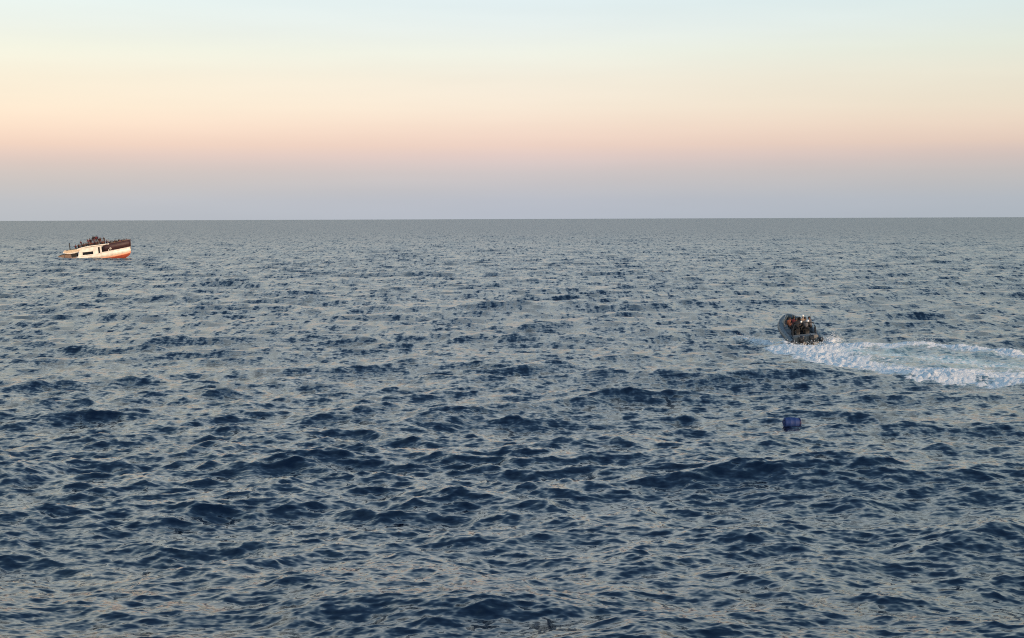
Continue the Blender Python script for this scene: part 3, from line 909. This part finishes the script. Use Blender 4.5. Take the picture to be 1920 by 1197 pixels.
cs_.loft([[(3.05, -.42, .40), (3.75, -.38, .40), (3.75, .38, .40), (3.05, .42, .40)], [(3.05, -.42, 1.05), (3.70, -.38, 1.15), (3.70, .38, 1.15), (3.05, .42, 1.05)], [(3.30, -.36, 1.25), (3.62, -.34, 1.28), (3.62, .34, 1.28), (3.30, .36, 1.25)]])
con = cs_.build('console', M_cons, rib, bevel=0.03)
MB().loft([[(3.62, -.36, 1.28), (3.62, .36, 1.28)], [(3.50, -.33, 1.55), (3.50, .33, 1.55)]], False).build('windscreen', M_glass, con, solid=0.02)
wh = MB(); wh.loft([[(3.0 + .02 * math.cos(b) + .06 * math.sin(a), (.17 + .018 * math.cos(b)) * math.cos(a), 1.08 + (.17 + .018 * math.cos(b)) * math.sin(a) + .015 * math.sin(b)) for b in (2 * math.pi * k / 6 for k in range(6))] for a in (2 * math.pi * i / 16 for i in range(17))], True, False)
wh.build('steering_wheel', M_black, con, smooth=True)
SEATS = [(2.45, .36), (2.45, -.36), (1.55, .36), (1.55, -.36)]
for x, y in SEATS:
    sb_ = MB(); sb_.box((x, y, .56), (.62, .26, .40)); sb_.loft([[(x - .36, y - .16, .76), (x + .34, y - .14, .76), (x + .34, y + .14, .76), (x - .36, y + .16, .76)], [(x - .34, y - .13, .87), (x + .32, y - .11, .86), (x + .32, y + .11, .86), (x - .34, y + .13, .87)]])
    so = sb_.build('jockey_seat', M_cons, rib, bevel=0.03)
    MB().box((x - .36, y, .98), (.07, .30, .34), (0, -.15, 0)).build('backrest', M_black, so, bevel=0.02)
af = MB()
for x in (.55,):
    af.tube([(x, -.92, .70), (x - .05, -.90, 1.25), (x - .12, -.74, 1.66), (x - .14, -.3, 1.74), (x - .14, .3, 1.74), (x - .12, .74, 1.66), (x - .05, .90, 1.25), (x, .92, .70)], .045, 8)
    for s in (-1, 1):
        af.tube([(x - .09, s * .86, 1.42), (x + .75, s * .93, .66)], .032, 6)
fr = af.build('roll_bar', M_tubed, rib, smooth=True)
MB().tube([(.41, -.55, 1.72), (.38, -.56, 2.35)], [.014, .008], 5).build('antenna', M_black, fr, smooth=True)
MB().ball((.41, .2, 1.83), (.09, .09, .08)).build('light', M_plate, fr, smooth=True)
MB().lathe([(-.05, .08), (-.04, .11), (.04, .11), (.07, .06)], 14, 'Z', (.41, -.32, 1.84)).build('radar_dome', M_plate, fr, smooth=True)
for s in (-1, 1):
    MB().tube([(5.6, s * .62, .55), (5.7, s * .60, 1.05), (6.6, s * .30, 1.18), (6.7, s * .28, .70)], .025, 6).build('bow_rail', M_steel, rib, smooth=True)
MB().tube([(5.0, .35, .5), (5.05, .35, 1.02)], .05, 8).build('tow_post', M_steel, rib, smooth=True)
G = 'crew aboard the rigid inflatable'
def crew(x, y, z, yaw, pose, top, legs, label, **kw):
    person(rib_m @ Matrix.Translation((x, y, z)) @ Matrix.Rotation(R(yaw), 4, 'Z'), pose, top, legs, label, G, **kw)
crew(4.85, .34, .52, 195, 'sit', 'brown', 'black', 'person in rusty orange vest sitting forward in the grey inflatable boat', vest='rustvest', skin=1)
crew(2.40, .36, .40, 0, 'jockey', 'black', 'black', 'person in black with maroon vest crouched on left front seat of the inflatable', vest='maroon', helmet=M_helm_b)
crew(2.40, -.36, .40, 0, 'jockey', 'camo', 'black', 'person with pale yellow vest and white helmet on right front seat of the inflatable', vest='tan', helmet=M_helm_w, skin=3)
crew(1.50, .36, .40, 0, 'jockey', 'brown', 'black', 'person in brown with dark helmet on left rear seat of the inflatable', vest='black', helmet=M_helm_b)
crew(1.50, -.36, .40, 0, 'jockey', 'black', 'black', 'person in black on right rear seat of the inflatable, under the roll bar', vest='grey', helmet=M_helm_b)
crew(3.15, -1.05, .70, 60, 'sit', 'grey', 'black', 'person in grey top sitting on right side tube of the inflatable', skin=3)

# ------------------------------------------------------------------ the drifting drum
M_blue = mat('blue_plastic', (.003, .030, .15), 0.72, var=.12, vscale=5)
M_blued = mat('blue_plastic_lid', (.014, .018, .085), 0.4, var=.1)
dx0, dy0 = 13.65, 71.8
drum_m = Matrix.Translation((dx0, dy0, surface(dx0, dy0) + .21)) @ Matrix.Scale(.93, 4) @ Matrix.Rotation(R(9), 4, 'Z') @ Matrix.Rotation(R(3.0), 4, 'Y') @ Matrix.Rotation(R(70), 4, 'X')
drum = empty('plastic_drum', drum_m, 'blue plastic drum floating on its side in front of the wake', 'drum')
MB().lathe([(-.40, .10), (-.40, .23), (-.385, .255), (-.33, .262), (-.19, .272), (-.16, .288), (-.12, .288), (-.09, .274), (.09, .274), (.12, .288), (.16, .288), (.19, .272), (.33, .262), (.385, .25), (.40, .22), (.395, .10)], 32, 'X').build('body', M_blue, drum, smooth=True)
lid = MB().lathe([(.375, .262), (.38, .285), (.42, .285), (.425, .25), (.415, .24), (.412, .05)], 32, 'X').build('lid', M_blued, drum, smooth=True)
for y in (-.12, .12):
    MB().lathe([(.405, .05), (.445, .05), (.45, .03)], 12, 'X', (0, y, 0)).build('bung', M_blued, lid, smooth=True)
for s in (-1, 1):
    MB().tube([(s * .39, -.10, .06), (s * .50, -.09, .05), (s * .52, 0, .03), (s * .50, .09, .05), (s * .39, .10, .06)], .022, 6).build('handle', M_blued, drum, smooth=True)

# ------------------------------------------------------------------ spray flung up round the inflatable
rg = np.random.default_rng(5)
sp = MB()
def drops(pts, n, spread, hgt, kk=2.0):
    P = np.array(pts, float)
    for _ in range(n):
        i = rg.integers(0, len(P) - 1); t = rg.random()
        p = P[i] * (1 - t) + P[i + 1] * t
        x = p[0] + rg.normal() * spread; y = p[1] * kk + rg.normal() * spread * 1.6
        z = sea_height(x, y) + .05 + abs(rg.normal()) * hgt
        r_ = .007 + .028 * rg.random() ** 3
        sp.add([(x + r_, y, z), (x - r_, y, z), (x, y + r_, z), (x, y - r_, z), (x, y, z + r_), (x, y, z - r_)],
               [(0, 2, 4), (2, 1, 4), (1, 3, 4), (3, 0, 4), (2, 0, 5), (1, 2, 5), (3, 1, 5), (0, 3, 5)])
drops(BOW_L, 2600, .38, .24); drops(BOW_R, 2400, .34, .30)
drops([(20.2, 54.6), (22.0, 56.6), (24.5, 57.0)], 1500, .45, .22)
drops([(32.2, 58.3), (33.2, 58.0)], 150, .3, .3)
spray = sp.build('spray', mat('spray_white', (.85, .88, .9), 0.4), None)
spray['kind'] = 'stuff'; spray['label'] = 'fine white spray thrown up around the speeding inflatable'; spray['category'] = 'spray'
